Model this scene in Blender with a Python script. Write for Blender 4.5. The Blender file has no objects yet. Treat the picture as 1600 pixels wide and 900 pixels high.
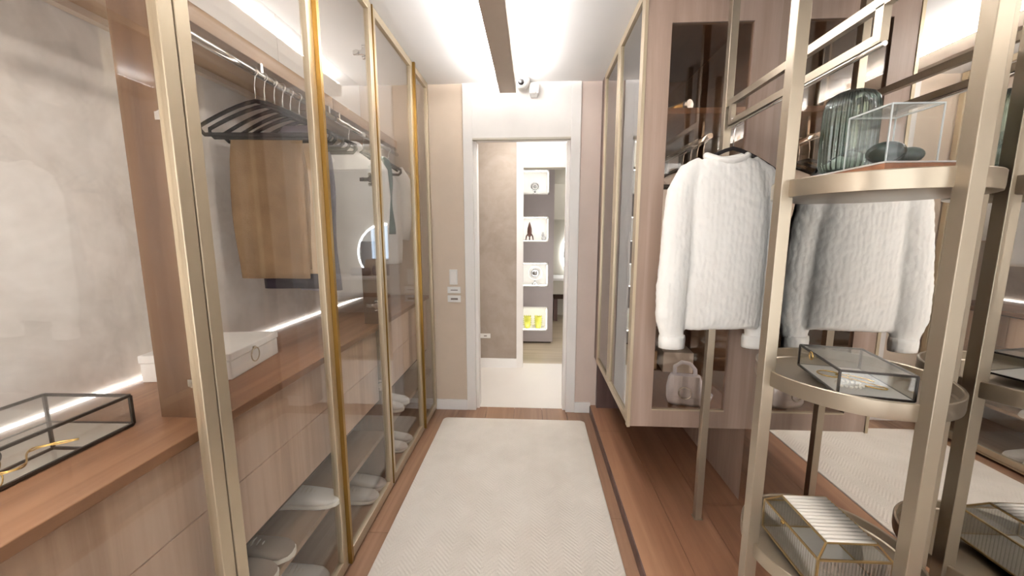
import bpy, bmesh, math, random
from mathutils import Vector, Matrix, Euler
random.seed(7)
S = bpy.context.scene
COL = S.collection
PI = math.pi

# ------------------------------------------------------------------ camera
cam = bpy.data.cameras.new('camera')
cam.sensor_width = 36.0
cam.lens = 600.0/1600.0*36.0
cam.clip_start = 0.02
co = bpy.data.objects.new('camera', cam)
COL.objects.link(co)
co.location = (0, 0, 1.4)
PITCH = math.atan(85/600.0)
YAW = math.atan(33/math.hypot(600, 85))
co.rotation_euler = (PI/2-PITCH, 0, YAW)
S.camera = co

# ------------------------------------------------------------------ world, view
w = bpy.data.worlds.new('world')
S.world = w
w.use_nodes = True
w.node_tree.nodes['Background'].inputs[0].default_value = (.97, .985, 1, 1)
w.node_tree.nodes['Background'].inputs[1].default_value = 1.8
S.view_settings.view_transform = 'Standard'
S.view_settings.look = 'None'
S.view_settings.exposure = 1.45
S.view_settings.gamma = 1.0
S.view_settings.use_curve_mapping = False
S.cycles.max_bounces = 14
S.cycles.diffuse_bounces = 6
S.cycles.glossy_bounces = 8
S.cycles.transparent_max_bounces = 32
S.cycles.transmission_bounces = 8
S.cycles.caustics_reflective = False
S.cycles.caustics_refractive = False
S.cycles.sample_clamp_indirect = 6.0

# light strengths (each lamp's emission)
L_BAR = 62.0       # linear pendant, shines up at the ceiling
L_STRIP = 2.6      # LED strips inside the wardrobes
L_ADDED_CASE = 6.5        # added hidden uprights in the glazed and middle wardrobes
L_ADDED_UPRIGHT = 30.0   # added unseen uprights that brighten the nearest left wardrobe
L_NICHE = 7.0
L_HALL = 10.0
L_RING = 5.0
L_SPOT = 26.0

# ------------------------------------------------------------------ materials
def srgb(r, g, b):
    def f(c):
        c /= 255.0
        return c/12.92 if c <= .04045 else ((c+.055)/1.055)**2.4
    return (f(r), f(g), f(b), 1)

def newmat(name):
    m = bpy.data.materials.new(name)
    m.use_nodes = True
    nt = m.node_tree
    for n in list(nt.nodes):
        nt.nodes.remove(n)
    out = nt.nodes.new('ShaderNodeOutputMaterial')
    return m, nt, out

def principled(nt, out, rough=.5, metal=0.0, spec=.5):
    p = nt.nodes.new('ShaderNodeBsdfPrincipled')
    p.inputs['Roughness'].default_value = rough
    p.inputs['Metallic'].default_value = metal
    p.inputs['Specular IOR Level'].default_value = spec
    nt.links.new(p.outputs[0], out.inputs[0])
    return p

def coords(nt, scale=(1, 1, 1), rot=(0, 0, 0)):
    t = nt.nodes.new('ShaderNodeTexCoord')
    mp = nt.nodes.new('ShaderNodeMapping')
    mp.inputs['Scale'].default_value = scale
    mp.inputs['Rotation'].default_value = rot
    nt.links.new(t.outputs['Object'], mp.inputs[0])
    return mp.outputs[0]

def noise(nt, vec, scale=5, detail=5, rough=.6, dist=0):
    n = nt.nodes.new('ShaderNodeTexNoise')
    n.inputs['Scale'].default_value = scale
    n.inputs['Detail'].default_value = detail
    n.inputs['Roughness'].default_value = rough
    n.inputs['Distortion'].default_value = dist
    nt.links.new(vec, n.inputs['Vector'])
    return n.outputs[0]

def ramp(nt, fac, stops):
    r = nt.nodes.new('ShaderNodeValToRGB')
    e = r.color_ramp.elements
    e[0].position, e[0].color = stops[0]
    e[1].position, e[1].color = stops[-1]
    for p, c in stops[1:-1]:
        x = e.new(p)
        x.color = c
    nt.links.new(fac, r.inputs[0])
    return r.outputs[0]

def bump(nt, p, h, strength=.2, dist=.005):
    b = nt.nodes.new('ShaderNodeBump')
    b.inputs['Strength'].default_value = strength
    b.inputs['Distance'].default_value = dist
    nt.links.new(h, b.inputs['Height'])
    nt.links.new(b.outputs[0], p.inputs['Normal'])

def m_plain(name, c, rough=.5, metal=0.0, spec=.5, var=.04, nscale=8):
    m, nt, out = newmat(name)
    p = principled(nt, out, rough, metal, spec)
    v = noise(nt, coords(nt), nscale, 3)
    a = tuple(max(0, x*(1-var)) for x in c[:3])+(1,)
    b = tuple(min(1, x*(1+var)) for x in c[:3])+(1,)
    nt.links.new(ramp(nt, v, [(.3, a), (.7, b)]), p.inputs['Base Color'])
    return m

def m_wood(name, dark, mid, light, axis='Y', rough=.42, freq=1.0):
    m, nt, out = newmat(name)
    p = principled(nt, out, rough)
    sc = {'X': (1.2, 26, 26), 'Y': (26, 1.2, 26), 'Z': (26, 26, 1.0)}[axis]
    vec = coords(nt, tuple(s*freq for s in sc))
    n1 = noise(nt, vec, 1.0, 6, .62, .6)
    vec2 = coords(nt, tuple(s*freq*.25 for s in sc))
    n2 = noise(nt, vec2, 1.0, 3, .5, .3)
    mx = nt.nodes.new('ShaderNodeMath'); mx.operation = 'MULTIPLY_ADD'
    nt.links.new(n2, mx.inputs[0]); mx.inputs[1].default_value = .6
    ml = nt.nodes.new('ShaderNodeMath'); ml.operation = 'MULTIPLY'
    nt.links.new(n1, ml.inputs[0]); ml.inputs[1].default_value = .4
    nt.links.new(ml.outputs[0], mx.inputs[2])
    nt.links.new(ramp(nt, mx.outputs[0], [(.34, dark), (.5, mid), (.66, light)]), p.inputs['Base Color'])
    bump(nt, p, n1, .08, .002)
    return m

def m_emit(name, c, s):
    m, nt, out = newmat(name)
    e = nt.nodes.new('ShaderNodeEmission')
    e.inputs[0].default_value = c
    e.inputs[1].default_value = s
    nt.links.new(e.outputs[0], out.inputs[0])
    return m

def m_glass(name, tint=(1, 1, 1, 1), base=.04, rough=0.0, edge=None, amount=.96):
    """thin pane: clear transmission plus a Schlick reflection that grows at grazing angles"""
    m, nt, out = newmat(name)
    lw = nt.nodes.new('ShaderNodeLayerWeight')
    lw.inputs[0].default_value = .5
    pw = nt.nodes.new('ShaderNodeMath'); pw.operation = 'POWER'
    nt.links.new(lw.outputs['Facing'], pw.inputs[0]); pw.inputs[1].default_value = 5
    ma = nt.nodes.new('ShaderNodeMath'); ma.operation = 'MULTIPLY_ADD'
    nt.links.new(pw.outputs[0], ma.inputs[0])
    ma.inputs[1].default_value = amount-base
    ma.inputs[2].default_value = base
    tr = nt.nodes.new('ShaderNodeBsdfTransparent')
    tr.inputs[0].default_value = tint
    if edge is not None:
        rp = ramp(nt, lw.outputs['Facing'], [(.15, tint), (.8, edge)])
        nt.links.new(rp, tr.inputs[0])
    gl = nt.nodes.new('ShaderNodeBsdfGlossy')
    gl.inputs['Roughness'].default_value = rough
    mix = nt.nodes.new('ShaderNodeMixShader')
    nt.links.new(ma.outputs[0], mix.inputs[0])
    nt.links.new(tr.outputs[0], mix.inputs[1])
    nt.links.new(gl.outputs[0], mix.inputs[2])
    nt.links.new(mix.outputs[0], out.inputs[0])
    return m

def m_plaster(name, a, b, c):
    m, nt, out = newmat(name)
    p = principled(nt, out, .7, 0, .3)
    vec = coords(nt)
    n1 = noise(nt, vec, 2.2, 8, .6, 1.2)
    n2 = noise(nt, vec, 14, 6, .6, .5)
    mx = nt.nodes.new('ShaderNodeMath'); mx.operation = 'MULTIPLY_ADD'
    nt.links.new(n2, mx.inputs[0]); mx.inputs[1].default_value = .25
    ml = nt.nodes.new('ShaderNodeMath'); ml.operation = 'MULTIPLY'
    nt.links.new(n1, ml.inputs[0]); ml.inputs[1].default_value = .75
    nt.links.new(ml.outputs[0], mx.inputs[2])
    nt.links.new(ramp(nt, mx.outputs[0], [(.36, a), (.5, b), (.64, c)]), p.inputs['Base Color'])
    bump(nt, p, n2, .08, .003)
    return m

def m_fabric(name, a, b, scale=220, strength=.35, rough=.9):
    m, nt, out = newmat(name)
    p = principled(nt, out, rough, 0, .15)
    vec = coords(nt)
    n1 = noise(nt, vec, 9, 3)
    n2 = noise(nt, vec, scale, 2)
    nt.links.new(ramp(nt, n1, [(.3, a), (.7, b)]), p.inputs['Base Color'])
    bump(nt, p, n2, strength, .003)
    return m

def m_knit(name, a, b):
    m, nt, out = newmat(name)
    p = principled(nt, out, .95, 0, .1)
    vec = coords(nt, (1, 1, .62))
    v = nt.nodes.new('ShaderNodeTexVoronoi')
    v.inputs['Scale'].default_value = 62
    nt.links.new(vec, v.inputs['Vector'])
    wv = nt.nodes.new('ShaderNodeTexWave')
    wv.inputs['Scale'].default_value = 16
    wv.inputs['Distortion'].default_value = 3.0
    wv.inputs['Detail'].default_value = 1
    nt.links.new(coords(nt), wv.inputs['Vector'])
    n1 = noise(nt, vec, 8, 3)
    ad = nt.nodes.new('ShaderNodeMath'); ad.operation = 'MULTIPLY_ADD'
    nt.links.new(wv.outputs[1], ad.inputs[0]); ad.inputs[1].default_value = .35
    iv = nt.nodes.new('ShaderNodeMath'); iv.operation = 'SUBTRACT'
    iv.inputs[0].default_value = 1
    nt.links.new(v.outputs['Distance'], iv.inputs[1])
    nt.links.new(iv.outputs[0], ad.inputs[2])
    nt.links.new(ramp(nt, n1, [(.3, a), (.7, b)]), p.inputs['Base Color'])
    bump(nt, p, ad.outputs[0], .35, .004)
    return m

def m_rug(name):
    m, nt, out = newmat(name)
    p = principled(nt, out, .95, 0, .1)
    t = nt.nodes.new('ShaderNodeTexCoord')
    sp = nt.nodes.new('ShaderNodeSeparateXYZ')
    nt.links.new(t.outputs['Object'], sp.inputs[0])
    # herringbone: mirrored diagonal ribs, one band every 14 cm across the rug
    pp = nt.nodes.new('ShaderNodeMath'); pp.operation = 'PINGPONG'
    nt.links.new(sp.outputs[0], pp.inputs[0]); pp.inputs[1].default_value = .07
    ad = nt.nodes.new('ShaderNodeMath'); ad.operation = 'ADD'
    nt.links.new(pp.outputs[0], ad.inputs[0]); nt.links.new(sp.outputs[1], ad.inputs[1])
    ml = nt.nodes.new('ShaderNodeMath'); ml.operation = 'MULTIPLY'
    nt.links.new(ad.outputs[0], ml.inputs[0]); ml.inputs[1].default_value = 2*PI/.021
    sn = nt.nodes.new('ShaderNodeMath'); sn.operation = 'SINE'
    nt.links.new(ml.outputs[0], sn.inputs[0])
    vec = coords(nt)
    n1 = noise(nt, vec, 3, 4)
    n2 = noise(nt, vec, 160, 3, .7)
    n3 = noise(nt, vec, 11, 3, .6)
    h1 = nt.nodes.new('ShaderNodeMath'); h1.operation = 'MULTIPLY'
    nt.links.new(sn.outputs[0], h1.inputs[0]); nt.links.new(n3, h1.inputs[1])
    h2 = nt.nodes.new('ShaderNodeMath'); h2.operation = 'MULTIPLY_ADD'
    nt.links.new(n2, h2.inputs[0]); h2.inputs[1].default_value = 1.8
    nt.links.new(h1.outputs[0], h2.inputs[2])
    nt.links.new(ramp(nt, n1, [(.3, srgb(216, 207, 196)), (.7, srgb(230, 222, 212))]), p.inputs['Base Color'])
    bump(nt, p, h2.outputs[0], .3, .005)
    return m

M = {}
M['ceiling'] = m_plain('ceiling_paint', srgb(238, 236, 234), .9, 0, .1, .01)
M['white'] = m_plain('white_lacquer', srgb(232, 228, 224), .45, 0, .4, .015)
M['base'] = m_plain('white_baseboard', srgb(236, 234, 232), .4, 0, .4, .01)
M['beige'] = m_plain('beige_paint', srgb(205, 188, 170), .75, 0, .2, .02)
M['beige_r'] = m_plain('rosy_beige_paint', srgb(204, 188, 178), .75, 0, .2, .02)
M['plaster'] = m_plaster('wardrobe_plaster', srgb(186, 177, 168), srgb(206, 198, 190), srgb(220, 213, 206))
M['plaster_d'] = m_plaster('hall_plaster', srgb(148, 135, 123), srgb(158, 145, 133), srgb(166, 153, 142))
M['counter'] = m_wood('oak_counter', srgb(116, 80, 58), srgb(146, 106, 78), srgb(168, 128, 98), 'Y')
M['pillar'] = m_wood('oak_pillar', srgb(76, 54, 40), srgb(100, 74, 54), srgb(120, 92, 70), 'Z')
M['drawer'] = m_wood('pale_oak', srgb(178, 146, 122), srgb(214, 183, 158), srgb(230, 204, 182), 'Z', .45, .9)
M['shelf'] = m_wood('oak_shelf', srgb(140, 112, 88), srgb(164, 136, 110), srgb(184, 156, 130), 'Y', .5, .8)
M['panel'] = m_wood('greyed_oak', srgb(128, 107, 95), srgb(154, 132, 118), srgb(178, 156, 142), 'Z', .4, .8)
M['inner'] = m_wood('bronze_oak', srgb(84, 58, 42), srgb(112, 80, 58), srgb(132, 98, 74), 'Y', .5)
M['floor'] = m_wood('oak_floor', srgb(112, 82, 62), srgb(142, 108, 84), srgb(166, 132, 106), 'Y', .4, .8)
M['platform'] = m_wood('walnut_platform', srgb(106, 72, 52), srgb(140, 100, 75), srgb(168, 128, 99), 'Y', .33, .55)
M['tile'] = m_plain('white_tile', srgb(226, 220, 212), .3, 0, .5, .015, 3)
M['rug'] = m_rug('ivory_rug')
M['champ'] = m_plain('champagne_metal', srgb(190, 175, 150), .34, .55, .5, .02, 4)
M['champ2'] = m_plain('champagne_rack', srgb(160, 148, 131), .3, .7, .5, .03, 4)
M['gold'] = m_plain('gold_anodised', srgb(150, 118, 60), .28, .85, .5, .05, 6)
M['groove'] = m_plain('dark_groove', srgb(62, 46, 36), .7, 0, .2)
M['chrome'] = m_plain('chrome', srgb(215, 212, 208), .14, 1.0)
M['track'] = m_plain('taupe_profile', srgb(192, 176, 160), .5, .1, .4, .02)
M['uplight'] = m_emit('bar_light', (1, .985, .975, 1), L_BAR)
M['strip'] = m_emit('strip_light', (1, .97, .94, 1), L_STRIP)
M['upright'] = m_emit('added_upright_light', (1, .98, .96, 1), L_ADDED_UPRIGHT)
M['added_case_l'] = m_emit('added_case_light', (1, .98, .96, 1), L_ADDED_CASE)
M['niche_l'] = m_emit('niche_light', (1, .98, .95, 1), L_NICHE)
M['hall_l'] = m_emit('hall_light', (1, .98, .95, 1), L_HALL)
M['ring_l'] = m_emit('ring_light', (.93, .97, 1, 1), L_RING)
M['spot_l'] = m_emit('downlight', (1, .95, .88, 1), L_SPOT)
M['glass'] = m_glass('clear_pane', (.97, .965, .955, 1), .05)
M['box_glass'] = m_glass('box_glass', (.97, .975, .97, 1), .05)
M['bronze'] = m_glass('bronze_pane', (.86, .79, .72, 1), .07)
M['grey_glass'] = m_glass('grey_mirror_pane', (.55, .52, .49, 1), .45)
M['acryl'] = m_glass('acrylic', (.975, .98, .98, 1), .03)
M['vase'] = m_glass('smoky_green_glass', (.84, .90, .87, 1), .07, .02, (.07, .13, .12, 1))
M['ribglass'] = m_glass('ribbed_glass', (.95, .95, .93, 1), .30, .12, (.72, .70, .66, 1))
mm, nt_, out_ = newmat('silver_mirror')
p_ = nt_.nodes.new('ShaderNodeBsdfGlossy'); p_.inputs['Roughness'].default_value = 0.0
p_.inputs[0].default_value = (.90, .885, .86, 1)
nt_.links.new(p_.outputs[0], out_.inputs[0])
M['mirror'] = mm
M['brass_dark'] = m_plain('dark_bronze_came', srgb(44, 37, 31), .4, .2, .5, .08)
M['brass'] = m_plain('brass_came', srgb(160, 134, 90), .3, .7, .5, .06)
M['boxwhite'] = m_fabric('white_linen_box', srgb(224, 220, 214), srgb(232, 228, 223), 300, .15, .6)
M['paper'] = m_plain('white_card', srgb(228, 225, 220), .6, 0, .3, .02)
M['knit'] = m_knit('cream_knit', srgb(246, 243, 237), srgb(250, 248, 243))
M['black'] = m_fabric('black_velvet', srgb(24, 21, 21), srgb(34, 30, 30), 300, .2)
M['khaki'] = m_fabric('khaki_cotton', srgb(124, 100, 74), srgb(142, 116, 87))
M['sand'] = m_fabric('sand_cotton', srgb(186, 160, 130), srgb(200, 174, 144))
M['navy'] = m_fabric('navy_cotton', srgb(42, 40, 50), srgb(56, 52, 62))
M['plum'] = m_fabric('plum_grey_cotton', srgb(104, 92, 102), srgb(124, 110, 120))
M['bluegrey'] = m_fabric('blue_grey_cotton', srgb(136, 134, 146), srgb(152, 150, 160))
M['shirt'] = m_fabric('white_poplin', srgb(238, 236, 234), srgb(246, 245, 243), 120, .1)
M['teal'] = m_fabric('teal_cotton', srgb(38, 66, 60), srgb(52, 82, 76))
M['clear_plastic'] = m_glass('clear_plastic', (.85, .87, .88, 1), .1, .05, (.6, .62, .64, 1))
M['shoe_white'] = m_fabric('white_leather', srgb(222, 218, 212), srgb(232, 229, 224), 60, .05, .5)
M['shoe_grey'] = m_fabric('taupe_suede', srgb(136, 122, 112), srgb(152, 138, 126), 200, .2)
M['sole'] = m_plain('rubber_sole', srgb(226, 220, 208), .6)
M['bag'] = m_fabric('pale_grey_leather', srgb(196, 202, 220), srgb(212, 218, 232), 120, .1, .5)
M['grey_lacquer'] = m_plain('grey_lacquer', srgb(172, 164, 163), .45, 0, .4, .02)
M['niche_in'] = m_plain('niche_white', srgb(240, 238, 234), .6, 0, .2, .01)
M['greige'] = m_plain('greige_panel', srgb(188, 182, 168), .5, 0, .4, .02)
M['far_floor'] = m_wood('far_floor', srgb(150, 134, 110), srgb(172, 156, 132), srgb(188, 172, 148), 'X', .35, .6)
M['egg'] = m_plain('green_stone', srgb(30, 48, 44), .2, 0, .5, .25, 30)
M['egg2'] = m_plain('speckled_stone', srgb(56, 70, 66), .3, 0, .6, .5, 60)
M['board'] = m_wood('board_wood', srgb(104, 64, 42), srgb(140, 92, 62), srgb(166, 118, 84), 'Y')
M['rocket'] = m_plain('dark_copper', srgb(84, 58, 50), .35, .5)
M['silver'] = m_plain('silver', srgb(190, 190, 190), .25, .9)
M['stone'] = m_plain('grey_stone', srgb(150, 148, 146), .7)
M['lime'] = m_plain('lime_ceramic', srgb(188, 186, 70), .35, 0, .5, .06)
M['gold_j'] = m_plain('gold_jewel', srgb(214, 178, 110), .2, 1.0)
M['pearl'] = m_plain('pearl', srgb(236, 230, 220), .2, 0, .7)
M['plastic'] = m_plain('white_plastic', srgb(226, 224, 220), .4, 0, .4, .01)
M['lens'] = m_plain('dark_lens', srgb(30, 28, 28), .15)
M['print'] = m_plain('grey_print', srgb(110, 100, 92), .6)
mm2, nt_, out_ = newmat('mirror_painted_reflection')
p_ = nt_.nodes.new('ShaderNodeBsdfGlossy'); p_.inputs['Roughness'].default_value = 0.0
p_.inputs[0].default_value = (.62, .76, .92, 1)  # pale blue reflection put into the mirror colour
nt_.links.new(p_.outputs[0], out_.inputs[0])
M['mirror_blue_refl'] = mm2
M['dark_wood'] = m_wood('dark_wood', srgb(64, 46, 44), srgb(88, 66, 62), srgb(106, 82, 76), 'Z')
M['cushion'] = m_fabric('beige_cushion', srgb(196, 184, 168), srgb(212, 200, 186), 120, .2)
M['cushion_g'] = m_fabric('grey_cushion', srgb(104, 106, 116), srgb(126, 128, 138), 120, .2)
M['pinkwall'] = m_plain('inner_white_wall', srgb(222, 216, 208), .8, 0, .2, .02)

# ------------------------------------------------------------------ mesh helpers
class B:
    def __init__(s):
        s.bm = bmesh.new()
    def box(s, x0, x1, y0, y1, z0, z1, bev=0.0, mat=None):
        bm = s.bm
        v = [bm.verts.new((x, y, z)) for z in (z0, z1) for y in (y0, y1) for x in (x0, x1)]
        fs = [bm.faces.new([v[i] for i in q]) for q in
              ((0, 2, 3, 1), (4, 5, 7, 6), (0, 1, 5, 4), (2, 6, 7, 3), (0, 4, 6, 2), (1, 3, 7, 5))]
        if bev:
            es = list({e for f in fs for e in f.edges})
            bmesh.ops.bevel(bm, geom=es, offset=bev, segments=2, affect='EDGES', profile=.5)
        elif mat is not None:
            for x in v:
                x.co = mat @ x.co
        return s
    def hexa(s, pts):
        """eight corners: bottom four counter-clockwise, then top four"""
        v = [s.bm.verts.new(p) for p in pts]
        for q in ((3, 2, 1, 0), (4, 5, 6, 7), (0, 1, 5, 4), (1, 2, 6, 5), (2, 3, 7, 6), (3, 0, 4, 7)):
            s.bm.faces.new([v[i] for i in q])
        return s
    def ring_loft(s, rings, cap0=True, cap1=True, smooth=True, closed=False):
        bm = s.bm
        R = [[bm.verts.new(p) for p in r] for r in rings]
        n = len(R[0])
        pairs = list(zip(R[:-1], R[1:]))
        if closed:
            pairs.append((R[-1], R[0]))
        for a, b in pairs:
            for i in range(n):
                f = bm.faces.new((a[i], a[(i+1) % n], b[(i+1) % n], b[i]))
                f.smooth = smooth
        if not closed:
            if cap0:
                bm.faces.new(R[0][::-1])
            if cap1:
                bm.faces.new(R[-1])
        return s
    def tube(s, path, r, n=10, closed=False, flat=1.0, up=None):
        P = [Vector(p) for p in path]
        m = len(P)
        rad = r if hasattr(r, '__len__') else [r]*m
        rings = []
        prev = None
        for i in range(m):
            if closed:
                d = P[(i+1) % m]-P[i-1]
            else:
                d = P[min(i+1, m-1)]-P[max(i-1, 0)]
            d.normalize()
            if prev is None:
                a = Vector(up) if up else (Vector((0, 0, 1)) if abs(d.z) < .9 else Vector((1, 0, 0)))
                u = a-d*a.dot(d)
            else:
                u = prev-d*prev.dot(d)
            u.normalize()
            prev = u
            v = d.cross(u)
            rings.append([P[i]+u*math.cos(2*PI*k/n)*rad[i]+v*math.sin(2*PI*k/n)*rad[i]*flat for k in range(n)])
        return s.ring_loft(rings, closed=closed)
    def bar(s, p0, p1, w, h=None):
        """square bar"""
        h = h or w
        P0, P1 = Vector(p0), Vector(p1)
        d = (P1-P0).normalized()
        a = Vector((0, 0, 1)) if abs(d.z) < .9 else Vector((0, 1, 0))
        u = d.cross(a).normalized(); v = u.cross(d)
        c = [(-1, -1), (1, -1), (1, 1), (-1, 1)]
        return s.ring_loft([[P+u*x*w/2+v*y*h/2 for x, y in c] for P in (P0, P1)], smooth=False)
    def lathe(s, prof, c=(0, 0, 0), n=32, flute=0.0, nf=0, cap0=True, cap1=True, smooth=True):
        rings = []
        for r, z in prof:
            rg = []
            for k in range(n):
                t = 2*PI*k/n
                rr = r*(1+flute*math.cos(nf*t)) if nf else r
                rg.append((c[0]+rr*math.cos(t), c[1]+rr*math.sin(t), c[2]+z))
            rings.append(rg)
        return s.ring_loft(rings, cap0, cap1, smooth)
    def ell(s, c, r, n=16, m=10, mat=None):
        rings = []
        for j in range(1, m):
            a = -PI/2+PI*j/m
            rings.append([(c[0]+r[0]*math.cos(a)*math.cos(2*PI*k/n), c[1]+r[1]*math.cos(a)*math.sin(2*PI*k/n), c[2]+r[2]*math.sin(a)) for k in range(n)])
        if mat is not None:
            rings = [[tuple(mat @ (Vector(p)-Vector(c))+Vector(c)) for p in rg] for rg in rings]
        return s.ring_loft(rings)
    def torus(s, c, R, r, axis=(0, 0, 1), n=28, m=8, a0=0, a1=2*PI):
        ax = Vector(axis).normalized()
        u = ax.cross(Vector((0, 0, 1)) if abs(ax.z) < .9 else Vector((1, 0, 0))).normalized()
        v = ax.cross(u)
        full = abs(a1-a0-2*PI) < 1e-6
        k = n if full else n+1
        path = [Vector(c)+u*R*math.cos(a0+(a1-a0)*i/n)+v*R*math.sin(a0+(a1-a0)*i/n) for i in range(k)]
        return s.tube(path, r, m, closed=full)

ROOTM = {}
def finish(name, b, mat, root):
    bm = b.bm
    bmesh.ops.recalc_face_normals(bm, faces=bm.faces)
    if root is not None:
        inv = ROOTM[root.name].inverted()
        bm.transform(inv)
    me = bpy.data.meshes.new(name)
    bm.to_mesh(me)
    bm.free()
    if mat:
        me.materials.append(M[mat] if isinstance(mat, str) else mat)
    o = bpy.data.objects.new(name, me)
    COL.objects.link(o)
    return o

def thing(name, label, cat, loc, rotz=0.0, group=None):
    o = bpy.data.objects.new(name, None)
    o.empty_display_size = .05
    COL.objects.link(o)
    o.location = loc
    o.rotation_euler = (0, 0, rotz)
    o['label'] = label
    o['category'] = cat
    if group:
        o['group'] = group
    ROOTM[o.name] = Matrix.Translation(loc) @ Matrix.Rotation(rotz, 4, 'Z')
    return o

def part(name, b, mat, parent, label=None, local=False):
    """b is in world coordinates (or in the thing's own when local)"""
    root = parent
    while root.parent:
        root = root.parent
    o = finish(name, b, mat, None if local else root)
    o.parent = parent
    if label:
        o['label'] = label
    return o

def single(name, b, mat, label, cat, loc, rotz=0.0, group=None, local=False):
    mw = Matrix.Translation(loc) @ Matrix.Rotation(rotz, 4, 'Z')
    if not local:
        b.bm.transform(mw.inverted())
    o = finish(name, b, mat, None)
    o.location = loc
    o.rotation_euler = (0, 0, rotz)
    o['label'] = label
    o['category'] = cat
    if group:
        o['group'] = group
    ROOTM[o.name] = mw
    return o

def struct(name, b, mat, parent=None):
    o = finish(name, b, mat, None)
    if parent:
        o.parent = parent
    else:
        o['kind'] = 'structure'
        ROOTM[o.name] = Matrix.Identity(4)
    return o

def dup(root, loc, rotz, label, group=None):
    r = root.copy(); COL.objects.link(r)
    r.location = loc; r.rotation_euler = (0, 0, rotz)
    r['label'] = label
    if group:
        r['group'] = group
    for ch in list(root.children):
        c = ch.copy(); COL.objects.link(c); c.parent = r
        for g in list(ch.children):
            d = g.copy(); COL.objects.link(d); d.parent = c
    return r

# ------------------------------------------------------------------ setting
YF = 2.90          # far wall of the dressing room
YB = -1.6          # wall behind
XL = -1.27         # plaster back wall of the left wardrobes
XM = 1.04          # mirror plane
CH = 2.46
YH = 3.89          # hall wall
YN = 4.82          # niche wall front

# floor: base slab plus planks
fl = struct('floor', B().box(-1.4, 1.2, YB, YF+.06, -.06, -.012), 'groove')
for i, (x0, x1) in enumerate([(-.80, -.58), (-.577, -.36), (-.357, -.14), (-.137, .08), (.083, .27), (.273, .458)]):
    y = YB
    off = [.5, 1.1, .8, .3, 1.0, .65][i]
    while y < YF+.05:
        y1 = min(y+off, YF+.055)
        b = B().box(x0, x1, y+.001, y1-.001, -.012, 0)
        o = finish('plank', b, 'floor', None)
        o.parent = fl
        y = y1
        off = 1.35
# platform on the right
pf = struct('floor_platform', B().box(.46, 1.1, YB, YF, -.01, .045), 'groove')
for i, (x0, x1) in enumerate([(.458, .652), (.6535, .847), (.8485, 1.055)]):
    y = YB
    off = [1.9, 2.6, 1.2][i]
    while y < YF:
        y1 = min(y+off, YF)
        o = finish('plank', B().box(x0, x1, y+.0005, y1-.0005, .045, .06), 'platform', None)
        o.parent = pf
        y = y1
        off = 2.2
struct('trim_1', B().box(.452, .4585, YB, YF, 0.0, .058), 'dark_wood')
struct('ceiling', B().box(-1.4, 1.2, YB, YF+.12, CH, CH+.08), 'ceiling')
struct('wall_left', B().box(XL-.08, XL, YB, YF, -.06, CH), 'plaster')
struct('wall_right', B().box(XM+.012, XM+.09, YB, YF, -.06, CH), 'panel')
b = B()
b.box(-1.4, -1.05, YB-.08, YB, -.06, CH)
b.box(.95, 1.2, YB-.08, YB, -.06, CH)
b.box(-1.05, .95, YB-.08, YB, 2.36, CH)
b.box(-1.05, .95, YB-.08, YB, -.06, .08)
struct('wall_back', b, 'pinkwall')
wf = struct('added_window_1', B().box(-1.05, .95, YB-.05, YB-.044, .08, 2.36), 'glass')  # added unseen opening, lets world light in as soft front fill
for x0, x1, z0, z1 in ((-1.05, -1.0, .08, 2.36), (.90, .95, .08, 2.36), (-.075, -.025, .08, 2.36), (-1.0, .90, .08, .13), (-1.0, .90, 2.31, 2.36)):
    struct('added_window_frame', B().box(x0, x1, YB-.07, YB-.02, z0, z1), 'white', wf)
# far wall with doorway X -.45 .. .27
b = B()
b.box(-1.4, -.515, YF, YF+.12, -.06, CH)
struct('wall_far_left', b, 'beige')
struct('wall_far_right', B().box(.335, 1.2, YF, YF+.12, -.06, CH), 'beige_r')
struct('trim_2', B().box(-.515, -.445, YF-.012, YF+.13, 0, CH, .003), 'white')
struct('trim_3', B().box(.265, .335, YF-.012, YF+.13, 0, CH, .003), 'white')
struct('trim_4', B().box(-.445, .265, YF-.010, YF+.13, 2.085, CH), 'white')
struct('trim_5', B().box(-.445, .265, YF-.016, YF+.02, 2.072, 2.085), 'greige')
for x, s in ((-.445, 1), (.265, -1)):
    struct('trim_6', B().box(min(x, x+s*.022), max(x, x+s*.022), YF+.03, YF+.13, 0, 2.072), 'white')
struct('baseboard_far_left', B().box(-.765, -.515, YF-.014, YF, 0, .085, .002), 'base')
struct('baseboard_far_right', B().box(.335, .458, YF-.014, YF, 0, .085, .002), 'base')
# hall beyond the doorway
struct('floor_hall', B().box(-1.5, 1.5, YF+.05, 4.03, -.06, 0.002), 'tile')
struct('floor_beyond', B().box(-1.5, 2.4, 4.03, 8.0, -.06, 0), 'far_floor')
struct('wall_hall', B().box(-1.5, -.165, YH, YH+.12, 0, CH), 'plaster_d')
struct('baseboard_hall', B().box(-1.5, -.165, YH-.014, YH, 0, .10, .002), 'base')
struct('trim_7', B().box(-.165, -.10, YH-.006, YH+.13, 0, CH), 'white')
struct('trim_8', B().box(-.10, 1.0, YH, YH+.13, 2.04, 2.26), 'greige')
struct('trim_9', B().box(-.165, 1.0, YH-.004, YH+.13, 2.26, CH), 'white')
struct('trim_10', B().box(.62, 1.5, YH, YH+.13, 0, CH), 'white')
struct('wall_hall_left', B().box(-1.58, -1.5, YF+.1, YH+.1, 0, CH), 'pinkwall')
struct('wall_hall_right', B().box(1.5, 1.58, YF+.1, YH+.1, 0, CH), 'pinkwall')
struct('ceiling_hall', B().box(-1.58, 2.5, YF+.12, 8.0, CH, CH+.08), 'ceiling')
struct('wall_beyond', B().box(-1.5, 2.4, 8.0, 8.1, 0, CH), 'greige')
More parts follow.
